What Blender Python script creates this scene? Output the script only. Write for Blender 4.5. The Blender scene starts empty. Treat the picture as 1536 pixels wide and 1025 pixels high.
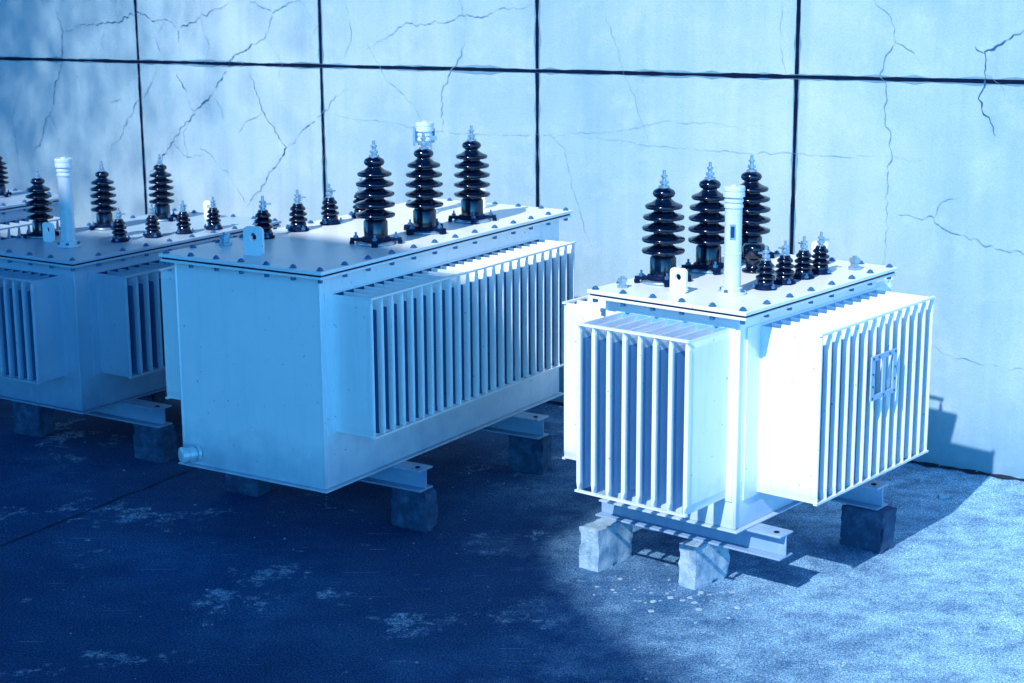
import bpy, bmesh, math, random
from mathutils import Vector, Matrix, noise
random.seed(7)
scene=bpy.context.scene
COL=scene.collection
scene.view_settings.view_transform='Standard'
scene.view_settings.look='None'
scene.view_settings.exposure=0

# ---------------------------------------------------------------- materials
def newmat(name):
    m=bpy.data.materials.new(name); m.use_nodes=True
    nt=m.node_tree; b=nt.nodes['Principled BSDF']
    return m,nt,b
def N(nt,t,**k):
    n=nt.nodes.new(t)
    for a,v in k.items(): setattr(n,a,v)
    return n
def noise_n(nt,vec,scale,detail=6,rough=.6,dist=0):
    n=N(nt,'ShaderNodeTexNoise'); n.inputs['Scale'].default_value=scale
    n.inputs['Detail'].default_value=detail; n.inputs['Roughness'].default_value=rough
    n.inputs['Distortion'].default_value=dist
    nt.links.new(vec,n.inputs['Vector']); return n.outputs['Fac']
def ramp(nt,fac,stops):
    r=N(nt,'ShaderNodeValToRGB'); e=r.color_ramp.elements
    while len(e)<len(stops): e.new(.5)
    for i,(p,c) in enumerate(stops):
        e[i].position=p; e[i].color=(c[0],c[1],c[2],1) if not isinstance(c,(int,float)) else (c,c,c,1)
    nt.links.new(fac,r.inputs['Fac']); return r.outputs['Color']
def mix(nt,a,b,fac,mode='MIX'):
    m=N(nt,'ShaderNodeMix',data_type='RGBA',blend_type=mode)
    for v,s in ((fac,m.inputs[0]),(a,m.inputs[6]),(b,m.inputs[7])):
        if hasattr(v,'links'): nt.links.new(v,s)
        elif isinstance(v,(int,float)): s.default_value=v
        else: s.default_value=(*v,1)
    return m.outputs[2]
def math_n(nt,op,a,b=0.0):
    m=N(nt,'ShaderNodeMath',operation=op)
    for v,s in ((a,m.inputs[0]),(b,m.inputs[1])):
        if hasattr(v,'links'): nt.links.new(v,s)
        else: s.default_value=v
    return m.outputs[0]
def mapped(nt,vec,sc,rot=(0,0,0)):
    m=N(nt,'ShaderNodeMapping'); m.inputs['Scale'].default_value=sc; m.inputs['Rotation'].default_value=rot
    nt.links.new(vec,m.inputs['Vector']); return m.outputs[0]
def bump(nt,b,h,strength,dist=.01):
    n=N(nt,'ShaderNodeBump'); n.inputs['Strength'].default_value=strength
    n.inputs['Distance'].default_value=dist
    nt.links.new(h,n.inputs['Height']); nt.links.new(n.outputs[0],b.inputs['Normal'])

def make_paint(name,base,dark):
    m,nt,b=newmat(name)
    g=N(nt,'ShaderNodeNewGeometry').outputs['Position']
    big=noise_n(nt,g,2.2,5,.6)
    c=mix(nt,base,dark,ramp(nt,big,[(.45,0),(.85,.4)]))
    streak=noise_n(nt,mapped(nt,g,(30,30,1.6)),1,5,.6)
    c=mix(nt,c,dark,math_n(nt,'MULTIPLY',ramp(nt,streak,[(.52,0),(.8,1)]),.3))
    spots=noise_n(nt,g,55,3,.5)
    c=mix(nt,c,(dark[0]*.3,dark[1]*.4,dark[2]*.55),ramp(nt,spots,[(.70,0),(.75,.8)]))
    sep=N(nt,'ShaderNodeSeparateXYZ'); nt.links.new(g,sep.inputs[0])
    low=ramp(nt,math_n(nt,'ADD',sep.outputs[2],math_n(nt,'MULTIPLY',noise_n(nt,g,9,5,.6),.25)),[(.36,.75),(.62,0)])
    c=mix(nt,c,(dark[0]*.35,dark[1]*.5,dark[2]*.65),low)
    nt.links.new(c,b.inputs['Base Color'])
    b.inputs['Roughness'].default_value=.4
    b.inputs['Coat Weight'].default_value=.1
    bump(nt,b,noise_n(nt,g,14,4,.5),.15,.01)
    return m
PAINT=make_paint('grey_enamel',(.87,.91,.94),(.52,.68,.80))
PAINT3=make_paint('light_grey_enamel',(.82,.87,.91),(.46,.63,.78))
PAINTD=make_paint('shade_dark_enamel',(.36,.51,.66),(.17,.31,.48))  # shaded copy of the grey enamel, shade put into the colour
PAINTIN=make_paint('recess_shade_enamel',(.006,.05,.15),(.003,.03,.10))  # deep fin-gap shade painted into the colour
PAINTMID=make_paint('fin_side_shade_enamel',(.05,.19,.41),(.02,.11,.29))  # shade between the fins painted into the colour
PAINTMID2=make_paint('fin_side_shade_enamel_pale',(.17,.41,.68),(.09,.28,.54))  # lighter painted gap shade for the sunlit unit's fins
def simple(name,col,rough,metal=0,var=.3,scale=40,coat=0):
    m,nt,b=newmat(name)
    g=N(nt,'ShaderNodeNewGeometry').outputs['Position']
    n=noise_n(nt,g,scale,4,.6)
    c=mix(nt,col,tuple(v*(1-var) for v in col),n)
    nt.links.new(c,b.inputs['Base Color'])
    b.inputs['Roughness'].default_value=rough; b.inputs['Metallic'].default_value=metal
    b.inputs['Coat Weight'].default_value=coat
    return m
PORC=simple('porcelain_glaze',(.001,.006,.028),.14,0,.3,20,.2)
ZINC=simple('zinc_metal',(.42,.62,.78),.36,.7,.45,60)
BOLT=simple('bolt_steel',(.06,.22,.45),.45,.4,.5,60)
RUBBER=simple('dark_rubber',(.001,.012,.055),.6,0,.3,30)
RUBBER.node_tree.nodes['Principled BSDF'].inputs['Specular IOR Level'].default_value=.1
GLASSY=simple('sight_glass',(.01,.06,.16),.12,0,.3,30)
TUBEM=simple('tube_enamel',(.68,.80,.88),.3,.1,.25,25,.2)
STEEL=make_paint('weathered_channel_steel',(.62,.76,.87),(.28,.45,.64))
PLATE=simple('bracket_enamel',(.34,.54,.74),.5,0,.3,40)
def make_block(name,c0,c1,c2):
    m,nt,b=newmat(name)
    g=N(nt,'ShaderNodeNewGeometry').outputs['Position']
    n=noise_n(nt,g,18,6,.7)
    c=ramp(nt,n,[(.3,c0),(.5,c1),(.75,c2)])
    nt.links.new(c,b.inputs['Base Color']); b.inputs['Roughness'].default_value=.9
    bump(nt,b,noise_n(nt,g,60,6,.75),.9,.014)
    return m
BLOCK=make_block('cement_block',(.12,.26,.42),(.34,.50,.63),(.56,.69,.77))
BLOCKD=make_block('shade_dark_block',(.006,.035,.10),(.020,.08,.18),(.07,.17,.31))  # shaded copy of the cement block, shade put into the colour

def make_ground():
    m,nt,b=newmat('worn_concrete_ground')
    g=N(nt,'ShaderNodeNewGeometry').outputs['Position']
    sep=N(nt,'ShaderNodeSeparateXYZ'); nt.links.new(g,sep.inputs[0])
    big=noise_n(nt,g,.8,7,.6)
    mid=noise_n(nt,g,7,10,.8)
    fine=noise_n(nt,g,110,5,.85)
    grain=noise_n(nt,g,240,2,.6)
    c=ramp(nt,big,[(.32,(.008,.050,.14)),(.5,(.018,.085,.20)),(.66,(.04,.14,.29))])
    # worn cement pales towards the sunny side: sunlight painted into the ground colour
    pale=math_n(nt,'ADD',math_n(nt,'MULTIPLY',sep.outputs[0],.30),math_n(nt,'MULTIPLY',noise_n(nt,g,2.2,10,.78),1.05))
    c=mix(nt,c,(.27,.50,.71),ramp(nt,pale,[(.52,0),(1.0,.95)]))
    c=mix(nt,c,(.006,.05,.17),math_n(nt,'MULTIPLY',ramp(nt,mid,[(.38,1),(.56,0)]),.6))
    st=noise_n(nt,g,1.9,8,.7,.3)
    c=mix(nt,c,(.012,.08,.22),math_n(nt,'MULTIPLY',ramp(nt,st,[(.36,1),(.48,0)]),.45))
    pn=noise_n(nt,g,1.5,11,.78,.1)
    pm=math_n(nt,'MULTIPLY',ramp(nt,pn,[(.57,0),(.62,1)]),ramp(nt,noise_n(nt,g,38,5,.75),[(.40,.0),(.56,1)]))
    c=mix(nt,c,(.42,.65,.82),math_n(nt,'MULTIPLY',pm,.62))
    sc=noise_n(nt,mapped(nt,g,(3,55,1),(0,0,.9)),1,3,.6)
    c=mix(nt,c,(.40,.62,.80),math_n(nt,'MULTIPLY',ramp(nt,sc,[(.66,0),(.72,1)]),.25))
    gr=ramp(nt,fine,[(.38,.20),(.5,.95),(.62,2.3)])
    c=mix(nt,c,gr,.9,'MULTIPLY')
    c=mix(nt,c,ramp(nt,grain,[(.36,.35),(.5,1),(.66,2.2)]),.8,'MULTIPLY')
    sp=N(nt,'ShaderNodeTexVoronoi'); sp.inputs['Scale'].default_value=24; nt.links.new(g,sp.inputs['Vector'])
    spm=math_n(nt,'MULTIPLY',ramp(nt,sp.outputs['Distance'],[(.05,1),(.09,0)]),ramp(nt,noise_n(nt,g,9,3,.6),[(.52,0),(.62,.8)]))
    c=mix(nt,c,(.36,.56,.74),spm)
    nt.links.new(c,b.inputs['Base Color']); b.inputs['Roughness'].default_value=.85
    b.inputs['Specular IOR Level'].default_value=.12
    bump(nt,b,math_n(nt,'ADD',fine,math_n(nt,'MULTIPLY',mid,.25)),.4,.006)
    return m
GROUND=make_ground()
def make_wall():
    m,nt,b=newmat('rendered_wall')
    g=N(nt,'ShaderNodeNewGeometry').outputs['Position']
    sep=N(nt,'ShaderNodeSeparateXYZ'); nt.links.new(g,sep.inputs[0])
    big=noise_n(nt,g,.6,6,.6,.3)
    c=ramp(nt,big,[(.3,(.23,.38,.47)),(.5,(.33,.47,.54)),(.70,(.44,.55,.59))])
    st=noise_n(nt,mapped(nt,g,(6,6,.5)),1,6,.65)
    c=mix(nt,c,(.15,.31,.44),math_n(nt,'MULTIPLY',ramp(nt,st,[(.45,0),(.75,1)]),.4))
    cl=noise_n(nt,g,5,8,.7)
    c=mix(nt,c,(.50,.60,.63),ramp(nt,cl,[(.52,0),(.8,.5)]))
    f=noise_n(nt,g,120,3,.6)
    c=mix(nt,c,ramp(nt,f,[(.3,.86),(.7,1.08)]),.6,'MULTIPLY')
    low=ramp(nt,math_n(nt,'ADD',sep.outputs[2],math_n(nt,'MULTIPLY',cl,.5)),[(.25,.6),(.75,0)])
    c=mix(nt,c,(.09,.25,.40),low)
    nt.links.new(c,b.inputs['Base Color']); b.inputs['Roughness'].default_value=.85
    bump(nt,b,math_n(nt,'ADD',f,cl),.2,.008)
    return m
WALL=make_wall()
def plain(name,col,rough=.9,sc=30,var=.5):
    return simple(name,col,rough,0,var,sc)
TAR=plain('joint_tar',(.0005,.009,.038),.75)
TAR.node_tree.nodes['Principled BSDF'].inputs['Specular IOR Level'].default_value=.1
MORTAR=plain('mortar_edge',(.17,.35,.50),.9,12,.5)
CRACK=plain('crack_shadow',(.02,.12,.26),.95)
FINECRACK=plain('hairline_crack',(.18,.35,.49),.95)
LEAF=plain('leaf',(.03,.07,.06),.6)
BARK=plain('bark',(.07,.08,.09),.9)
PLASTER=plain('plaster',(.55,.66,.75),.85,3)
GLASS=plain('window_glass',(.02,.04,.07),.1)

# ---------------------------------------------------------------- mesh helpers
def box(bm,x0,x1,y0,y1,z0,z1,mi=0,M=None):
    vs=[bm.verts.new((x,y,z)) for z in (z0,z1) for y in (y0,y1) for x in (x0,x1)]
    if M is not None:
        for v in vs: v.co=M@v.co
    fs=[]
    for q in ((0,2,3,1),(4,5,7,6),(0,1,5,4),(2,6,7,3),(0,4,6,2),(1,3,7,5)):
        f=bm.faces.new([vs[i] for i in q]); f.material_index=mi; fs.append(f)
    return fs
def lathe(bm,prof,cx=0,cy=0,cz=0,seg=24,mi=0,M=None,smooth=True):
    rings=[]
    for r,z in prof:
        ring=[]
        for i in range(seg):
            a=2*math.pi*i/seg
            p=Vector((r*math.cos(a),r*math.sin(a),z))
            if M is not None: p=M@p
            ring.append(bm.verts.new(p+Vector((cx,cy,cz))))
        rings.append(ring)
    for a,b in zip(rings,rings[1:]):
        for i in range(seg):
            f=bm.faces.new((a[i],a[(i+1)%seg],b[(i+1)%seg],b[i])); f.material_index=mi; f.smooth=smooth
    f=bm.faces.new(list(reversed(rings[0]))); f.material_index=mi
    f=bm.faces.new(rings[-1]); f.material_index=mi
def obj(name,bm,mats,parent=None,loc=(0,0,0),rot=(0,0,0),bevel=0,seg=2):
    me=bpy.data.meshes.new(name)
    bmesh.ops.recalc_face_normals(bm,faces=bm.faces[:])
    bm.to_mesh(me); bm.free()
    for m in mats: me.materials.append(m)
    o=bpy.data.objects.new(name,me); COL.objects.link(o)
    o.location=loc; o.rotation_euler=rot
    if parent: o.parent=parent
    if bevel:
        b=o.modifiers.new('bevel','BEVEL'); b.width=bevel; b.segments=seg; b.limit_method='ANGLE'; b.angle_limit=math.radians(40)
        b.harden_normals=False
    return o
def empty(name,loc,az,label,cat,group=None):
    e=bpy.data.objects.new(name,None); COL.objects.link(e)
    e.location=loc; e.rotation_euler=(0,0,-az); e.empty_display_size=.3
    e['label']=label; e['category']=cat
    if group: e['group']=group
    return e

# ---------------------------------------------------------------- shared part meshes (data only)
def mesh_of(name,bm,mats):
    me=bpy.data.meshes.new(name); bmesh.ops.recalc_face_normals(bm,faces=bm.faces[:]); bm.to_mesh(me); bm.free()
    for m in mats: me.materials.append(m)
    return me
def shed(z,r,rc=.034,t=.014):
    return [(rc,z-t*1.0),(rc+(r-rc)*.40,z-t*.75),(r*.84,z-t*1.0),(r*.95,z-t*1.15),(r*.99,z-t*.8),(r,z-t*.3),(r*.97,z+t*.1),(rc+(r-rc)*.6,z+t*.55),(rc+(r-rc)*.25,z+t*.95),(rc,z+t*1.45)]
def hv_profile():
    p=[(.052,0),(.054,.01),(.054,.098),(.048,.106)]
    for z,r in ((.133,.089),(.180,.089),(.227,.088),(.272,.085),(.316,.077)): p+=shed(z,r,.041,.0118)
    p+=[(.032,.340),(.030,.346),(.042,.352),(.047,.364),(.042,.376),(.028,.384),(.02,.388)]
    return p
bm=bmesh.new(); lathe(bm,hv_profile(),seg=40); ME_HV=mesh_of('porcelain_insulator',bm,[PORC])
bm=bmesh.new()
lathe(bm,[(.02,.386),(.023,.390),(.023,.398),(.012,.400),(.012,.405),(.018,.406),(.018,.418),(.009,.419),(.009,.432),(.014,.433),(.014,.441),(.007,.442),(.007,.460),(.005,.462)],seg=12,smooth=False); ME_HVT=mesh_of('terminal_stud',bm,[ZINC])
bm=bmesh.new()
lathe(bm,[(.090,.001),(.090,.010),(.082,.013),(.070,.014)],seg=28,mi=2)
lathe(bm,[(.068,.0145),(.064,.030),(.055,.032)],seg=28)
for k in range(4):
    M=Matrix.Rotation(math.pi/2*k+.5,4,'Z')
    box(bm,.05,.115,-.016,.016,.0145,.027,0,M); box(bm,.098,.118,-.014,.014,.001,.014,0,M)
    c=M@Vector((.090,0,0)); lathe(bm,[(.011,.027),(.011,.038),(.005,.039),(.005,.053)],c.x,c.y,0,6,1,smooth=False)
ME_HVF=mesh_of('mounting_flange',bm,[RUBBER,BOLT,ZINC])
def lvprof():
    p=[(.030,0),(.034,.004),(.034,.03),(.028,.034)]
    for z,r in ((.047,.040),(.071,.038),(.094,.033)): p+=shed(z,r,.022,.008)
    p+=[(.022,.110),(.018,.114)]
    return p
bm=bmesh.new(); lathe(bm,lvprof(),seg=24); ME_LV=mesh_of('small_insulator',bm,[PORC])
bm=bmesh.new()
lathe(bm,[(.018,.112),(.018,.119),(.011,.120),(.011,.126),(.016,.127),(.016,.138),(.008,.139),(.008,.146),(.014,.147),(.014,.155),(.006,.156),(.006,.174),(.004,.176)],seg=10,smooth=False)
box(bm,.004,.034,-.010,.010,.1392,.1452)
ME_LVT=mesh_of('small_terminal_stud',bm,[ZINC])
bm=bmesh.new()
lathe(bm,[(.046,.001),(.046,.008),(.038,.012),(.036,.02)],seg=20)
for k in range(3):
    a=k*2.094+.4; lathe(bm,[(.009,.008),(.009,.018),(.004,.019),(.004,.027)],.047*math.cos(a),.047*math.sin(a),0,6,1,smooth=False)
ME_LVF=mesh_of('small_mounting_flange',bm,[RUBBER,BOLT])
def tube_mesh(h,strap=False):
    bm=bmesh.new()
    lathe(bm,[(.056,.001),(.056,.012),(.042,.0125),(.042,.028),(.034,.030),(.034,.16),(.0355,.161),(.0355,.167),(.034,.168),(.034,h-.085),(.038,h-.084),(.038,h-.074),(.034,h-.073),(.034,h-.062),(.038,h-.061),(.038,h-.052),(.034,h-.051),(.034,h-.042),(.043,h-.041),(.043,h-.024),(.041,h-.023),(.041,h-.018),(.043,h-.017),(.043,h-.003),(.041,h),(.012,h+.0005),(.012,h+.006)],seg=28,smooth=False)
    for k in range(4):
        a=k*math.pi/2+.7; lathe(bm,[(.008,.012),(.008,.022),(.004,.023)],.048*math.cos(a),.048*math.sin(a),0,6,1,smooth=False)
    if strap:
        for s in (-1,1): box(bm,s*.040-.006,s*.040+.006,-.006,.006,h-.085,h-.03,1)
        box(bm,-.056,-.046,-.008,.008,h-.11,h-.02,2); box(bm,.02,.052,-.048,-.040,h-.08,h-.06,2)
        lathe(bm,[(.047,h-.095),(.047,h-.087)],0,0,0,20,2,smooth=False)
    return mesh_of('oil_filler_tube',bm,[TUBEM,BOLT,ZINC])
ME_TUBE=tube_mesh(.43); ME_TUBE2=tube_mesh(.43,True)
bm=bmesh.new()
box(bm,-.007,.007,-.0365,-.031,.230,.275,0)
box(bm,-.011,.011,-.0355,-.029,.222,.283,1)
ME_SIGHT=mesh_of('sight_window',bm,[GLASSY,ZINC])
def lug_mesh():
    bm=bmesh.new(); w,h,t,hr=.038,.10,.007,.015; hc=h-.036
    n=32; outer=[];inner=[]
    for i in range(n):
        a=2*math.pi*i/n
        dx,dz=math.cos(a),math.sin(a)
        s=min(w/abs(dx) if abs(dx)>1e-6 else 9,(.036 if dz>0 else hc)/abs(dz) if abs(dz)>1e-6 else 9)
        if dz>0: s=min(s,.045)
        ox,oz=dx*s,dz*s
        outer.append((ox,hc+oz)); inner.append((dx*hr,hc+dz*hr))
    F=[[bm.verts.new((x,y,z)) for x,z in ring] for y in (-t,t) for ring in (outer,inner)]
    of,i_f,ob,ib=F
    for i in range(n):
        j=(i+1)%n
        bm.faces.new((of[i],of[j],i_f[j],i_f[i])); bm.faces.new((ob[i],ib[i],ib[j],ob[j]))
        bm.faces.new((of[i],ob[i],ob[j],of[j])); bm.faces.new((i_f[i],i_f[j],ib[j],ib[i]))
    return mesh_of('lifting_lug',bm,[PAINT3])
ME_LUG=lug_mesh()
bm=bmesh.new()
lathe(bm,[(.05,.001),(.05,.01),(.034,.012),(.034,.06),(.048,.064),(.050,.105),(.042,.120),(.01,.126)],seg=24)
ME_CAP=mesh_of('pressure_relief_cap',bm,[PORC])
bm=bmesh.new()
lathe(bm,[(.030,.001),(.030,.012),(.020,.014),(.020,.03),(.026,.031),(.026,.048),(.012,.05),(.012,.058)],seg=6,smooth=False)
ME_PLUG=mesh_of('filler_plug',bm,[ZINC])
bm=bmesh.new()
lathe(bm,[(.016,.0005),(.016,.003)],seg=14,smooth=False)
lathe(bm,[(.0115,.0032),(.0115,.0100),(.0095,.0112)],seg=6,smooth=False)
lathe(bm,[(.005,.0112),(.005,.0145)],seg=8,smooth=False)
lathe(bm,[(.011,-.052),(.011,-.0365)],seg=6,smooth=False)
lathe(bm,[(.006,-.0365),(.006,.0005)],seg=6,smooth=False)
ME_BOLT=mesh_of('lid_bolt',bm,[BOLT])

def addmesh(me,name,parent,loc,rz=0,s=1):
    o=bpy.data.objects.new(name,me); COL.objects.link(o); o.parent=parent; o.location=loc; o.rotation_euler=(0,0,rz); o.scale=(s,s,s); return o

def hv(parent,u,w,z,s=1):
    a=addmesh(ME_HV,'high_voltage_bushing',parent,(u,w,z+.004),random.uniform(0,3),s)
    addmesh(ME_HVT,'terminal_stud',a,(0,0,-.003)); addmesh(ME_HVF,'mounting_flange',a,(0,0,-.004),random.uniform(0,1))
def lv(parent,u,w,z,s=1):
    a=addmesh(ME_LV,'low_voltage_bushing',parent,(u,w,z+.004),random.uniform(0,3),s)
    addmesh(ME_LVT,'terminal_stud',a,(0,0,-.003)); addmesh(ME_LVF,'mounting_flange',a,(0,0,-.004),random.uniform(0,1))

def radiator(parent,face,a0,a1,depth,z0,z1,base,nf,plate=.05,side=2,backi=1,tip=.0070,pm=None):
    """face: 'R' (+u), 'L' (-u), 'N' (near, -w), 'F' (far). a0..a1 along the face, base = tank face coordinate"""
    bm=bmesh.new()
    def m(a,b,z):
        if face=='R': return Vector((base+b,a,z))
        if face=='L': return Vector((base-b,a,z))
        if face=='N': return Vector((a,base-b,z))
        return Vector((a,base+b,z))
    def bx(aa,ab,ba,bb,za,zb,mi=0):
        vs=[bm.verts.new(m(a,b,z)) for z in (za,zb) for b in (ba,bb) for a in (aa,ab)]
        for q in ((0,2,3,1),(4,5,7,6),(0,1,5,4),(2,6,7,3),(0,4,6,2),(1,3,7,5)):
            f=bm.faces.new([vs[i] for i in q]); f.material_index=mi
    bx(a0-plate,a1+plate,.0005,.006,z0-.012,z1+.008)
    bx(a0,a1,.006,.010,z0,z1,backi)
    for k in range(nf):
        a=a0+(a1-a0)*k/(nf-1)
        j=random.uniform(-.002,.002)
        prof=[(-.0045,.006),(-.0045,depth-.030),(-tip,depth-.016),(-tip,depth-.005),(-tip*.5,depth),(tip*.5,depth),(tip,depth-.005),(tip,depth-.016),(.0045,depth-.030),(.0045,.006)]
        rings=[]; lv_=[(z0,.35),(z0+.012,.4),(z0+.035,1),(z1-.060,1),(z1-.035,1),(z1-.012,.4),(z1,.35)]
        for z,s in lv_:
            jj=j if s==1 else 0
            rings.append([bm.verts.new(m(a+p*s+(jj if b>.01 else 0),b,z)) for p,b in prof])
        n=len(prof)
        for ri,(r,q) in enumerate(zip(rings,rings[1:])):
            for i in range(n):
                f=bm.faces.new((r[i],r[(i+1)%n],q[(i+1)%n],q[i]))
                if ri<3 and ((i==0 and k>0) or (i==8 and k<nf-1)): f.material_index=side  # lower fin sides get painted shade; top band stays pale as if sunlit
        bm.faces.new(rings[0]); bm.faces.new(rings[-1])
    for z in (z0-.003,z1-.004):
        bx(a0-.012,a1+.012,depth-.012,depth+.004,z,z+.008)
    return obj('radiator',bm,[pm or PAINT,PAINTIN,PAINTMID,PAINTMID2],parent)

def transformer(label,x,y,az,W,Lh,hl,hb=.28,o=.05,pm=None):
    pm=pm or PAINT
    e=empty('transformer',(x,y,0),az,label,'transformer','oil transformers standing along the wall')
    bm=bmesh.new()
    box(bm,-W+.05,-o,o,Lh-.05,hb+.008,hl-.036)
    box(bm,-W+.05-.022,-o+.022,o-.022,Lh-.05+.022,hb,hb+.0075)
    for (cx,cy) in ((-o,o),(-W+.05,o)):
        lathe(bm,[(.006,hb+.01),(.006,hl-.04)],cx,cy,0,8)
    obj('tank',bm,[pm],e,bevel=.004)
    bm=bmesh.new(); box(bm,-W+.004,-.004,.004,Lh-.004,hl-.0355,hl-.0245); obj('tank_rim',bm,[pm],e,bevel=.002)
    bm=bmesh.new(); box(bm,-W+.010,-.010,.010,Lh-.010,hl-.024,hl-.0165); obj('lid_gasket',bm,[RUBBER],e)
    bm=bmesh.new(); box(bm,-W,0,0,Lh,hl-.016,hl)
    obj('lid',bm,[pm],e,bevel=.003)
    nu=max(4,round(W/.16)); nw=round(Lh/.175); ins=.026
    pts=[(-W+ins+(W-2*ins)*i/nu,yy) for i in range(nu+1) for yy in (ins,Lh-ins)]
    pts+=[(xx,ins+(Lh-2*ins)*j/nw) for j in range(1,nw) for xx in (-W+ins,-ins)]
    for (px,py) in pts:
        addmesh(ME_BOLT,'lid_bolt',e,(px+random.uniform(-.002,.002),py+random.uniform(-.003,.003),hl),random.uniform(0,1))
    return e
def beam(parent,u0,u1,w0,w1,z0,z1):
    bm=bmesh.new(); t=.008
    box(bm,u0,u1,w0,w1,z1-t,z1); box(bm,u0,u1,w0,w1,z0,z0+t); box(bm,u0+.0,u1,w0+.045,w0+.053,z0+t,z1-t)
    lathe(bm,[(.012,z1+.0005),(.012,z1+.004)],u1-.04,(w0+w1)/2-.01,0,12,1)
    return obj('skid_beam',bm,[STEEL,RUBBER],parent,bevel=.002)
def block(x,y,az,sx,sy,sz,label,mat):
    bm=bmesh.new()
    bmesh.ops.create_cube(bm,size=1)
    bmesh.ops.subdivide_edges(bm,edges=bm.edges[:],cuts=11,use_grid_fill=True)
    sd=random.uniform(0,50)
    for v in bm.verts:
        v.co=Vector((v.co.x*sx,v.co.y*sy,(v.co.z+.5)*sz))
        n=noise.noise_vector(v.co*14+Vector((sd,0,0)))*.0045
        ex=(abs(v.co.x)>sx*.49)+(abs(v.co.y)>sy*.49)+(v.co.z>sz*.98 or v.co.z<.003)
        if ex>=2:
            k=max(0,noise.noise(v.co*22+Vector((sd,3,0)))*2.6)+max(0,random.uniform(-1.2,.5))
            n-=Vector((math.copysign(.010,v.co.x),math.copysign(.010,v.co.y),.005 if v.co.z>.05 else 0))*k
        if v.co.z<.003: n.z=0
        if v.co.z>sz*.98: n.z=min(n.z,0)
        v.co+=n
    o=obj('concrete_block',bm,[mat],None,(x,y,0),(0,0,-az),.003)
    o['label']=label; o['category']='concrete block'; o['group']='concrete blocks under the transformers'
    return o
def wpos(x,y,az,u,w):
    return x+u*math.cos(az)+w*math.sin(az), y-u*math.sin(az)+w*math.cos(az)

# ================================================================ T2 : large transformer (in shade)
X2,Y2,A2=-.780,6.922,.5667; W2,L2,H2=.903,2.033,1.240
t=transformer('large grey finned transformer, lid sunlit, on concrete blocks',X2,Y2,A2,W2,L2,H2)
radiator(t,'R',.126,1.773,.213,.528,1.123,-.05,24)
radiator(t,'L',.18,1.773,.213,.528,1.123,-W2+.05,24)
for w in (.69,1.07,1.47): hv(t,-.235,w,H2)
for w in (.56,.81,1.05,1.30): lv(t,-.78,w,H2,1.1)
addmesh(ME_TUBE2,'oil_filler_tube',t,(-.58,1.57,H2),.69,1.06)
addmesh(ME_LUG,'lifting_lug',t,(-.51,.18,H2),.15,1.25); addmesh(ME_LUG,'lifting_lug',t,(-.45,1.86,H2))
addmesh(ME_PLUG,'filler_plug',t,(-.80,.32,H2))
bm=bmesh.new(); M=Matrix.Rotation(math.pi/2,4,'X')@Matrix.Rotation(-.45,4,'Y')
lathe(bm,[(.040,0),(.040,.012),(.026,.013),(.026,.026),(.036,.027),(.036,.048),(.030,.049),(.030,.056),(.036,.057),(.036,.082),(.028,.086)],0,0,0,16,0,M,False)
obj('drain_valve',bm,[TUBEM],t,(-.765,.046,.345))
beam(t,-.99,.12,.50,.60,.18,.28); beam(t,-.99,.12,1.50,1.60,.18,.28)
for u,w in ((.10,.53),(.09,1.53),(-.88,.53),(-.88,1.53)):
    bx,by=wpos(X2,Y2,A2,u-.05,w+.02); block(bx,by,A2+random.uniform(-.06,.06),.19,.10,.18,'concrete block with shade-darkened colour under the large transformer beam',BLOCKD)

# ================================================================ T3 : sunlit transformer
X3,Y3,A3=.8812,6.3343,.6912; W3,L3,H3=.751,1.222,1.183
t=transformer('sunlit pale grey finned transformer on rough concrete blocks',X3,Y3,A3,W3,L3,H3,.28,.072,PAINT3)
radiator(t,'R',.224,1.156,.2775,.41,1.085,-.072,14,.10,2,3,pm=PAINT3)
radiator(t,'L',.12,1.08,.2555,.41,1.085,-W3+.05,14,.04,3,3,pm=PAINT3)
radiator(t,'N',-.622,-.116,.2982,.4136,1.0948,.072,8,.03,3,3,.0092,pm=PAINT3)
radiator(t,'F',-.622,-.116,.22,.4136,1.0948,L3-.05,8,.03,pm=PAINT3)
for w in (.32,.66,.99): hv(t,-.60,w,H3)
for w in (.45,.60,.75,.89): lv(t,-.19,w,H3)
tb=addmesh(ME_TUBE,'oil_filler_tube',t,(-.24,.28,H3),.9); addmesh(ME_SIGHT,'sight_window',tb,(0,0,0),-.40)
addmesh(ME_LUG,'lifting_lug',t,(-.42,.17,H3)); addmesh(ME_LUG,'lifting_lug',t,(-.30,1.08,H3))
addmesh(ME_CAP,'pressure_relief_cap',t,(-.43,.75,H3))
addmesh(ME_PLUG,'filler_plug',t,(-.12,1.06,H3)); addmesh(ME_PLUG,'filler_plug',t,(-.66,.12,H3),0,.8)
bm=bmesh.new(); b0,b1=.2055+.006,.2055+.012; W0=.605
for (wa,wb,za,zb) in ((0,.215,0,.022),(0,.215,.163,.185),(0,.030,.022,.163),(.185,.215,.022,.163),(.096,.119,.022,.163)):
    box(bm,b0,b1,W0+wa,W0+wb,.745+za,.745+zb)
for (wa,za) in ((.014,.011),(.20,.011),(.014,.174),(.20,.174),(.107,.011),(.014,.06),(.014,.11),(.20,.06),(.20,.11),(.06,.174),(.15,.174)):
    box(bm,b1+.0005,b1+.002,W0+wa-.005,W0+wa+.005,.745+za-.004,.745+za+.004,1)
obj('nameplate_bracket',bm,[PLATE,PAINTIN],t)
beam(t,-.80,.10,.13,.23,.18,.28); beam(t,-.80,.10,.93,1.03,.18,.28)
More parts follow.
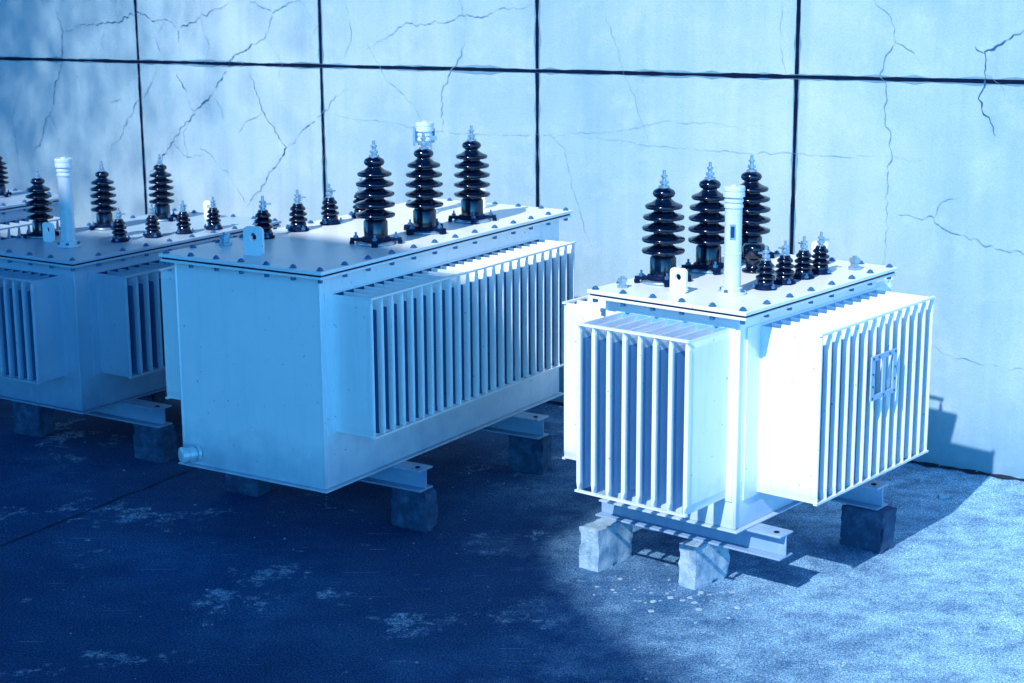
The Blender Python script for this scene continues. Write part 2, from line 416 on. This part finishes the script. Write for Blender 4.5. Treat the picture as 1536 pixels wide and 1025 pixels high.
for u,w,dl,sx,sy in ((-.72,.10,0,.10,.24),(-.275,.17,.1,.09,.22),(.04,.97,0,.20,.12),(-.72,1.0,0,.2,.12)):
    bx,by=wpos(X3,Y3,A3,u,w); block(bx,by,A3+dl,sx,sy,.18,'rough pale concrete block under the sunlit transformer',BLOCK if w<.5 else BLOCKD)  # blocks farther back use the shade-darkened copy

# ================================================================ T1 : shaded transformer
X1,Y1,A1=-2.135,8.241,.58; W1,L1,H1=.82,1.55,1.06
t=transformer('shaded finned transformer with shade-darkened enamel beside the larger one',X1,Y1,A1,W1,L1,H1,.28,.05,PAINTD)
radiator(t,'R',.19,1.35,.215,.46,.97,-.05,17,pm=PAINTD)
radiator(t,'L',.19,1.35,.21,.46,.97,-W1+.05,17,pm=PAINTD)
radiator(t,'N',-.74,-.15,.19,.46,.97,.05,10,.03,pm=PAINTD)
for u,w in ((-.72,.45),(-.64,.83),(-.59,1.22)): hv(t,u,w,H1,.80)
for u,w in ((-.25,.56),(-.20,.75),(-.15,.93),(-.11,1.12)): lv(t,u,w,H1)
addmesh(ME_TUBE,'oil_filler_tube',t,(-.36,.31,H1),0,1.05)
addmesh(ME_LUG,'lifting_lug',t,(-.56,.36,H1)); addmesh(ME_LUG,'lifting_lug',t,(-.40,1.40,H1))
beam(t,-.95,.22,.30,.40,.18,.28); beam(t,-.95,.22,1.15,1.25,.18,.28)
for u,w in ((.17,.35),(-.73,.35),(.17,1.2),(-.73,1.2)):
    bx,by=wpos(X1,Y1,A1,u-.03,w); block(bx,by,A1+random.uniform(-.06,.06),.20,.11,.18,'concrete block with shade-darkened colour under the shaded transformer',BLOCKD)

# ================================================================ T4 : transformer behind T1
X4,Y4,A4=-3.38,9.20,.57; W4,L4,H4=.8,1.35,1.10
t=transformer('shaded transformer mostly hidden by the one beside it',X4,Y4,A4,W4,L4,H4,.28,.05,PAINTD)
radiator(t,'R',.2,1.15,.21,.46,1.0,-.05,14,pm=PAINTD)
radiator(t,'N',-.7,-.15,.2,.46,1.0,.05,8,.03,pm=PAINTD)
for w in (.40,.75,1.10): hv(t,-.35,w,H4,.62)
for w in (.45,.6,.75,.9): lv(t,-.66,w,H4)
beam(t,-.9,.12,.25,.35,.18,.28); beam(t,-.9,.12,1.0,1.1,.18,.28)
for u,w in ((.05,.3),(-.8,.3),(.05,1.05),(-.8,1.05)):
    bx,by=wpos(X4,Y4,A4,u,w); block(bx,by,A4,.20,.11,.18,'concrete block with shade-darkened colour under a shaded transformer',BLOCKD)

# ================================================================ wall
WX,WY,WA=1.911,8.40,.9705
SW,CW=math.sin(WA),math.cos(WA)
def WP(t,h,off=0): return Vector((WX-t*SW-off*CW, WY+t*CW-off*SW, h))
bm=bmesh.new()
vs=[bm.verts.new(WP(tt,h,off)) for h in (-.05,4.2) for off in (0,-.25) for tt in (-9,14)]
for q in ((0,2,3,1),(4,5,7,6),(0,1,5,4),(2,6,7,3),(0,4,6,2),(1,3,7,5)): bm.faces.new([vs[i] for i in q])
def ribbon(bm,pts,w,off,mi,jit=.4,step=.025,wob=.006,taper=True,seed=0):
    P=[Vector((a,b)) for a,b in pts]; res=[]
    for a,b in zip(P,P[1:]):
        n=max(1,int((b-a).length/step))
        for i in range(n): res.append(a.lerp(b,i/n))
    res.append(P[-1]); n=len(res); L_=[];R_=[]
    for i,p in enumerate(res):
        d=(res[min(i+1,n-1)]-res[max(i-1,0)]).normalized(); nn=Vector((-d.y,d.x))
        q=p+nn*(noise.noise(Vector((i*.35,seed,0)))*wob*1.6+noise.noise(Vector((i*.09,seed+7,0)))*wob*2.2)
        ww=w*(1+jit*1.5*noise.noise(Vector((i*.5,seed+3,1)))+jit*noise.noise(Vector((i*.12,seed+9,1)))*1.5)
        if taper: ww*=min(1,.25+4*min(i,n-1-i)/n)
        ww=max(ww,w*.15)
        L_.append(bm.verts.new(WP(q.x+nn.x*ww/2,q.y+nn.y*ww/2,off))); R_.append(bm.verts.new(WP(q.x-nn.x*ww/2,q.y-nn.y*ww/2,off)))
    for i in range(n-1):
        f=bm.faces.new((L_[i],L_[i+1],R_[i+1],R_[i])); f.material_index=mi
hj=lambda tt:1.903-.0125*tt
sd=0
for i in range(-4,8):
    tt=.570+1.564*i; sd+=11
    for (ya,yb,s) in ((0.0,hj(tt)-.012,0),(hj(tt)+.012,4.15,2)):
        ribbon(bm,[(tt,ya),(tt,yb)],.028,.0015,2,.8,.05,.001,False,sd+s)
        ribbon(bm,[(tt,ya),(tt,yb)],.020,.0035,1,.3,.04,.0010,False,sd+s+1)
ribbon(bm,[(-6,hj(-6)),(12,hj(12))],.028,.0025,2,.8,.05,.001,False,501)
ribbon(bm,[(-6,hj(-6)),(12,hj(12))],.019,.0045,1,.3,.04,.001,False,503)
cr="605,223 597,203 600,181 615,146 636,113;597,203 554,207 526,215 499,211 487,205 469,214 443,222;487,205 487,190;426,224 407,217 385,225;407,217 413,202 442,189 460,166 476,155 498,132 524,106;492,177 481,161 476,155;507,181 534,150 558,122;428,179 418,155 400,135 418,113 436,95;400,135 372,155 350,174;474,131 449,116 435,97;334,196 309,210 261,216 216,224;266,226 261,215 266,194 278,177 281,150;18,228 7,220 7,209 11,193 9,177 6,159 6,131 5,98;-57,215 -40,204 -39,194 -37,185 -40,177 -47,166;-34,207 -39,204;0,125 -18,124 -30,116 -48,114 -58,112 -80,104"
fine="172,226 162,199 152,178 142,151;208,156 195,145 190,123 176,88;65,226 67,212 63,190;365,157 261,150 189,154 131,163 74,164;336,205 320,180 300,165 285,140;-20,60 -60,52 -90,60;640,170 655,140 650,110;413,202 400,186 404,176;460,166 452,150 455,141;7,209 -4,203 -9,197;-39,194 -47,190 -50,184;554,207 560,196 556,188;-18,124 -22,132 -30,135;189,154 140,150 60,151 -10,152;499,211 510,200 505,190;385,225 372,210 378,200;442,189 430,184 428,172;534,150 545,158 556,156;600,181 585,172 580,158;350,225 345,205 352,190;526,215 530,226;469,214 462,196 466,184;418,155 432,150 440,140;476,155 488,140 486,122;498,132 486,124 470,126;615,146 606,130 612,116;582,222 576,212 570,207;372,155 366,140 372,126"
strong={4:1,7:1,13:1.6,14:1.2}
weak={8,9,10,11,15,3,6,12}
for k,l in enumerate(cr.split(';')):
    pts=[tuple(int(v)/100 for v in q.split(',')) for q in l.split()]
    w_=.0036*strong.get(k,1)
    ribbon(bm,pts,w_ if k not in weak else .0030,.0055,3 if k not in weak else 4,.9,.012,.013,True,k*5.3)
for k,l in enumerate(fine.split(';')):
    pts=[tuple(int(v)/100 for v in q.split(',')) for q in l.split()]
    ribbon(bm,pts,.0016 if k not in (3,13) else .0011,.0055,4,.9,.015,.008,True,k*3.1+200)
w=obj('concrete_wall',bm,[WALL,TAR,MORTAR,CRACK,FINECRACK])
w['label']='cracked pale concrete panel wall with dark tarred joints'; w['category']='wall'

# ================================================================ ground
bm=bmesh.new(); s=150
bm.faces.new([bm.verts.new(p) for p in ((-s,-s,0),(s,-s,0),(s,s,0),(-s,s,0))])
def gribbon(pts,w,seed,z=.004,mi=1):
    P=[Vector(p) for p in pts]; res=[]
    for a,b in zip(P,P[1:]):
        n=max(1,int((b-a).length/.03)); res+=[a.lerp(b,i/n) for i in range(n)]
    res.append(P[-1]); n=len(res); A=[];B=[]
    for i,p in enumerate(res):
        d=(res[min(i+1,n-1)]-res[max(i-1,0)]).normalized(); nn=Vector((-d.y,d.x))
        q=p+nn*noise.noise(Vector((i*.2,seed,0)))*.012
        ww=w*(1+1.2*noise.noise(Vector((i*.4,seed,4))))
        A.append(bm.verts.new((q.x+nn.x*ww/2,q.y+nn.y*ww/2,z))); B.append(bm.verts.new((q.x-nn.x*ww/2,q.y-nn.y*ww/2,z)))
    for i in range(n-1):
        f=bm.faces.new((A[i],A[i+1],B[i+1],B[i])); f.material_index=mi
gribbon([(-4.6,2.9),(-2.237,7.114),(-1.649,8.166),(-.6,10.05)],.011,3)
p0=WP(-5,0,.03);p1=WP(10,0,.03)
gribbon([(p0.x,p0.y),(p1.x,p1.y)],.05,9)
GJ=plain('ground_joint',(.002,.014,.05),.9)
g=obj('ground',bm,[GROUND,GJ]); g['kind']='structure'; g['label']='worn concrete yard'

bm=bmesh.new()
def chip(x,y,s,flat=.3):
    n=random.randint(4,6); a0=random.uniform(0,6)
    z=s*flat; bot=[];top=[]
    for i in range(n):
        a=a0+2*math.pi*i/n; r=s*random.uniform(.6,1.1)
        bot.append(bm.verts.new((x+r*math.cos(a),y+r*math.sin(a),.001))); top.append(bm.verts.new((x+r*.8*math.cos(a),y+r*.8*math.sin(a),.001+z*random.uniform(.6,1))))
    for i in range(n): bm.faces.new((bot[i],bot[(i+1)%n],top[(i+1)%n],top[i]))
    bm.faces.new(top)
for k in range(60):
    chip(random.gauss(.78,.12),random.gauss(6.48,.09),random.choice([.004,.005,.007,.01,.018]),.2)
for k in range(16):
    chip(random.gauss(.45,.1),random.gauss(6.55,.12),random.uniform(.003,.012),.2)
for k in range(260):
    chip(random.uniform(-2.5,3),random.uniform(5.3,9),random.choice([.003,.003,.004,.005,.008]),.5)
for k in range(120):
    p=WP(random.uniform(-4,3),0,abs(random.gauss(.02,.05))+.01); chip(p.x,p.y,random.uniform(.004,.012),.7)
for x,y,s_ in ((2.02,7.72,.035),(1.98,7.98,.02)): chip(x,y,s_,.6)
d=obj('gravel_debris',bm,[BLOCK]); d['kind']='stuff'; d['label']='cement chips and grit on the ground'

# ================================================================ building and tree behind the camera that throw the shade, plus an added tree
S=Vector((.384,.660,-.645)).normalized()
def back(x,y,h):
    k=h/-S.z; return (x-S.x*k,y-S.y*k)
HB=9.0
foot=[back(-8.0,14.8,HB),back(.90,8.35,HB),back(.14,7.6,HB),back(.20,6.7,HB),back(.56,5.7,HB),back(.9,4.2,HB),(-16,-5.0),(-16,4)]
bm=bmesh.new()
lo=[bm.verts.new((x,y,0)) for x,y in foot]; hi=[bm.verts.new((x,y,HB)) for x,y in foot]
n=len(foot)
for i in range(n): bm.faces.new((lo[i],lo[(i+1)%n],hi[(i+1)%n],hi[i]))
bm.faces.new(hi)
b=empty('building',(0,0,0),0,'plain plastered workshop building shading the yard','building')
obj('building_wall',bm,[PLASTER],b)
for k in range(3):
    for z in (1.2,4.2,6.6):
        a=Vector(foot[1]).lerp(Vector(foot[0]),.1+.22*k); c=Vector(foot[1]).lerp(Vector(foot[0]),.1+.22*k+.12)
        d_=(c-a).normalized(); nn=Vector((d_.y,-d_.x))
        if nn.dot(Vector((1,1)))<0: nn=-nn
        bm=bmesh.new()
        v=[bm.verts.new((*(p+nn*.02),zz)) for zz in (z,z+1.5) for p in (a,c)]
        f=bm.faces.new((v[0],v[1],v[3],v[2]))
        r=bmesh.ops.inset_region(bm,faces=[f],thickness=.08,depth=-.015)
        for ff in bm.faces: ff.material_index=1
        f.material_index=0
        obj('window',bm,[GLASS,PLASTER],b)
def tree(x,y,cx,cy,cz,spread,nc,label,lpc=120,zs=.9,rr=(.22,.5),ls=.05):
    tr=empty('tree',(x,y,0),0,label,'tree')
    bm=bmesh.new()
    lathe(bm,[(.2,0),(.15,1),(.12,4),(.08,cz*.85),(.04,cz)],0,0,0,10)
    for k in range(14):
        a=k*2.4; z=cz*.6+k*cz*.025; M=Matrix.Rotation(a,4,'Z')@Matrix.Rotation(math.radians(55),4,'Y')
        lathe(bm,[(.05,0),(.03,.8),(.012,1.5)],0,0,z,6,0,M)
    obj('trunk',bm,[BARK],tr)
    bm=bmesh.new()
    for _ in range(nc):
        c=Vector((cx+random.gauss(0,spread),cy+random.gauss(0,spread),cz+random.gauss(0,spread*zs))); r=random.uniform(*rr)
        for _ in range(lpc):
            p=c+Vector((random.gauss(0,1),random.gauss(0,1),random.gauss(0,.8)))*r*.6
            a=Vector((random.uniform(-1,1),random.uniform(-1,1),random.uniform(-1,1))).normalized()
            q=a.orthogonal().normalized()*ls; r2=a.cross(q).normalized()*ls*.6
            bm.faces.new([bm.verts.new(p+q),bm.verts.new(p+r2),bm.verts.new(p-q),bm.verts.new(p-r2)])
    obj('crown',bm,[LEAF],tr)
tree(-4.6,-5.8,0,0,8.6,.45,30,'leafy tree beside the workshop building')
tree(-9.95,3.95,0,0,11.5,1.25,520,'unseen tree added to darken the upper-left wall',85,.9,(.8,1.3),.042)  # added out of view, its crown shades the upper-left wall

# ================================================================ light
sun=bpy.data.lights.new('sun','SUN'); sun.energy=5.0; sun.angle=math.radians(.7); sun.color=(1,.995,.985)
so=bpy.data.objects.new('sun',sun); COL.objects.link(so); so.rotation_euler=S.to_track_quat('-Z','Y').to_euler()
wd=bpy.data.worlds.new('World'); scene.world=wd; wd.use_nodes=True
nt=wd.node_tree; bg=nt.nodes['Background']
sky=nt.nodes.new('ShaderNodeTexSky'); sky.sky_type='NISHITA'; sky.sun_disc=False
sky.sun_elevation=math.radians(40.2); sky.sun_rotation=math.radians(210.2)
tc=nt.nodes.new('ShaderNodeTexCoord'); sp=nt.nodes.new('ShaderNodeSeparateXYZ'); nt.links.new(tc.outputs['Generated'],sp.inputs[0])
zr=ramp(nt,sp.outputs[2],[(0,1.0),(.22,.75),(.5,.13),(1,.04)])
c1=mix(nt,sky.outputs[0],zr,1.0,'MULTIPLY')
c2=mix(nt,c1,(.62,3.05,5.7),1.0,'MULTIPLY')
nt.links.new(c2,bg.inputs['Color'])
bg.inputs['Strength'].default_value=.15

# ================================================================ camera
H=2.5; f,pi_,ro=2577.9,.2210,-.0062
F=Vector((0,math.cos(pi_),-math.sin(pi_)));U0=Vector((0,math.sin(pi_),math.cos(pi_)));R0=Vector((1,0,0))
c,s_=math.cos(ro),math.sin(ro); U=c*U0-s_*R0; R=c*R0+s_*U0
cd=bpy.data.cameras.new('camera'); co=bpy.data.objects.new('camera',cd); COL.objects.link(co)
M=Matrix(((R.x,U.x,-F.x,0),(R.y,U.y,-F.y,0),(R.z,U.z,-F.z,H),(0,0,0,1)))
co.matrix_world=M
cd.lens=36*f/1536; cd.clip_end=500; cd.clip_start=.05
cd.dof.use_dof=True; cd.dof.focus_distance=7.0; cd.dof.aperture_fstop=6.3
scene.camera=co
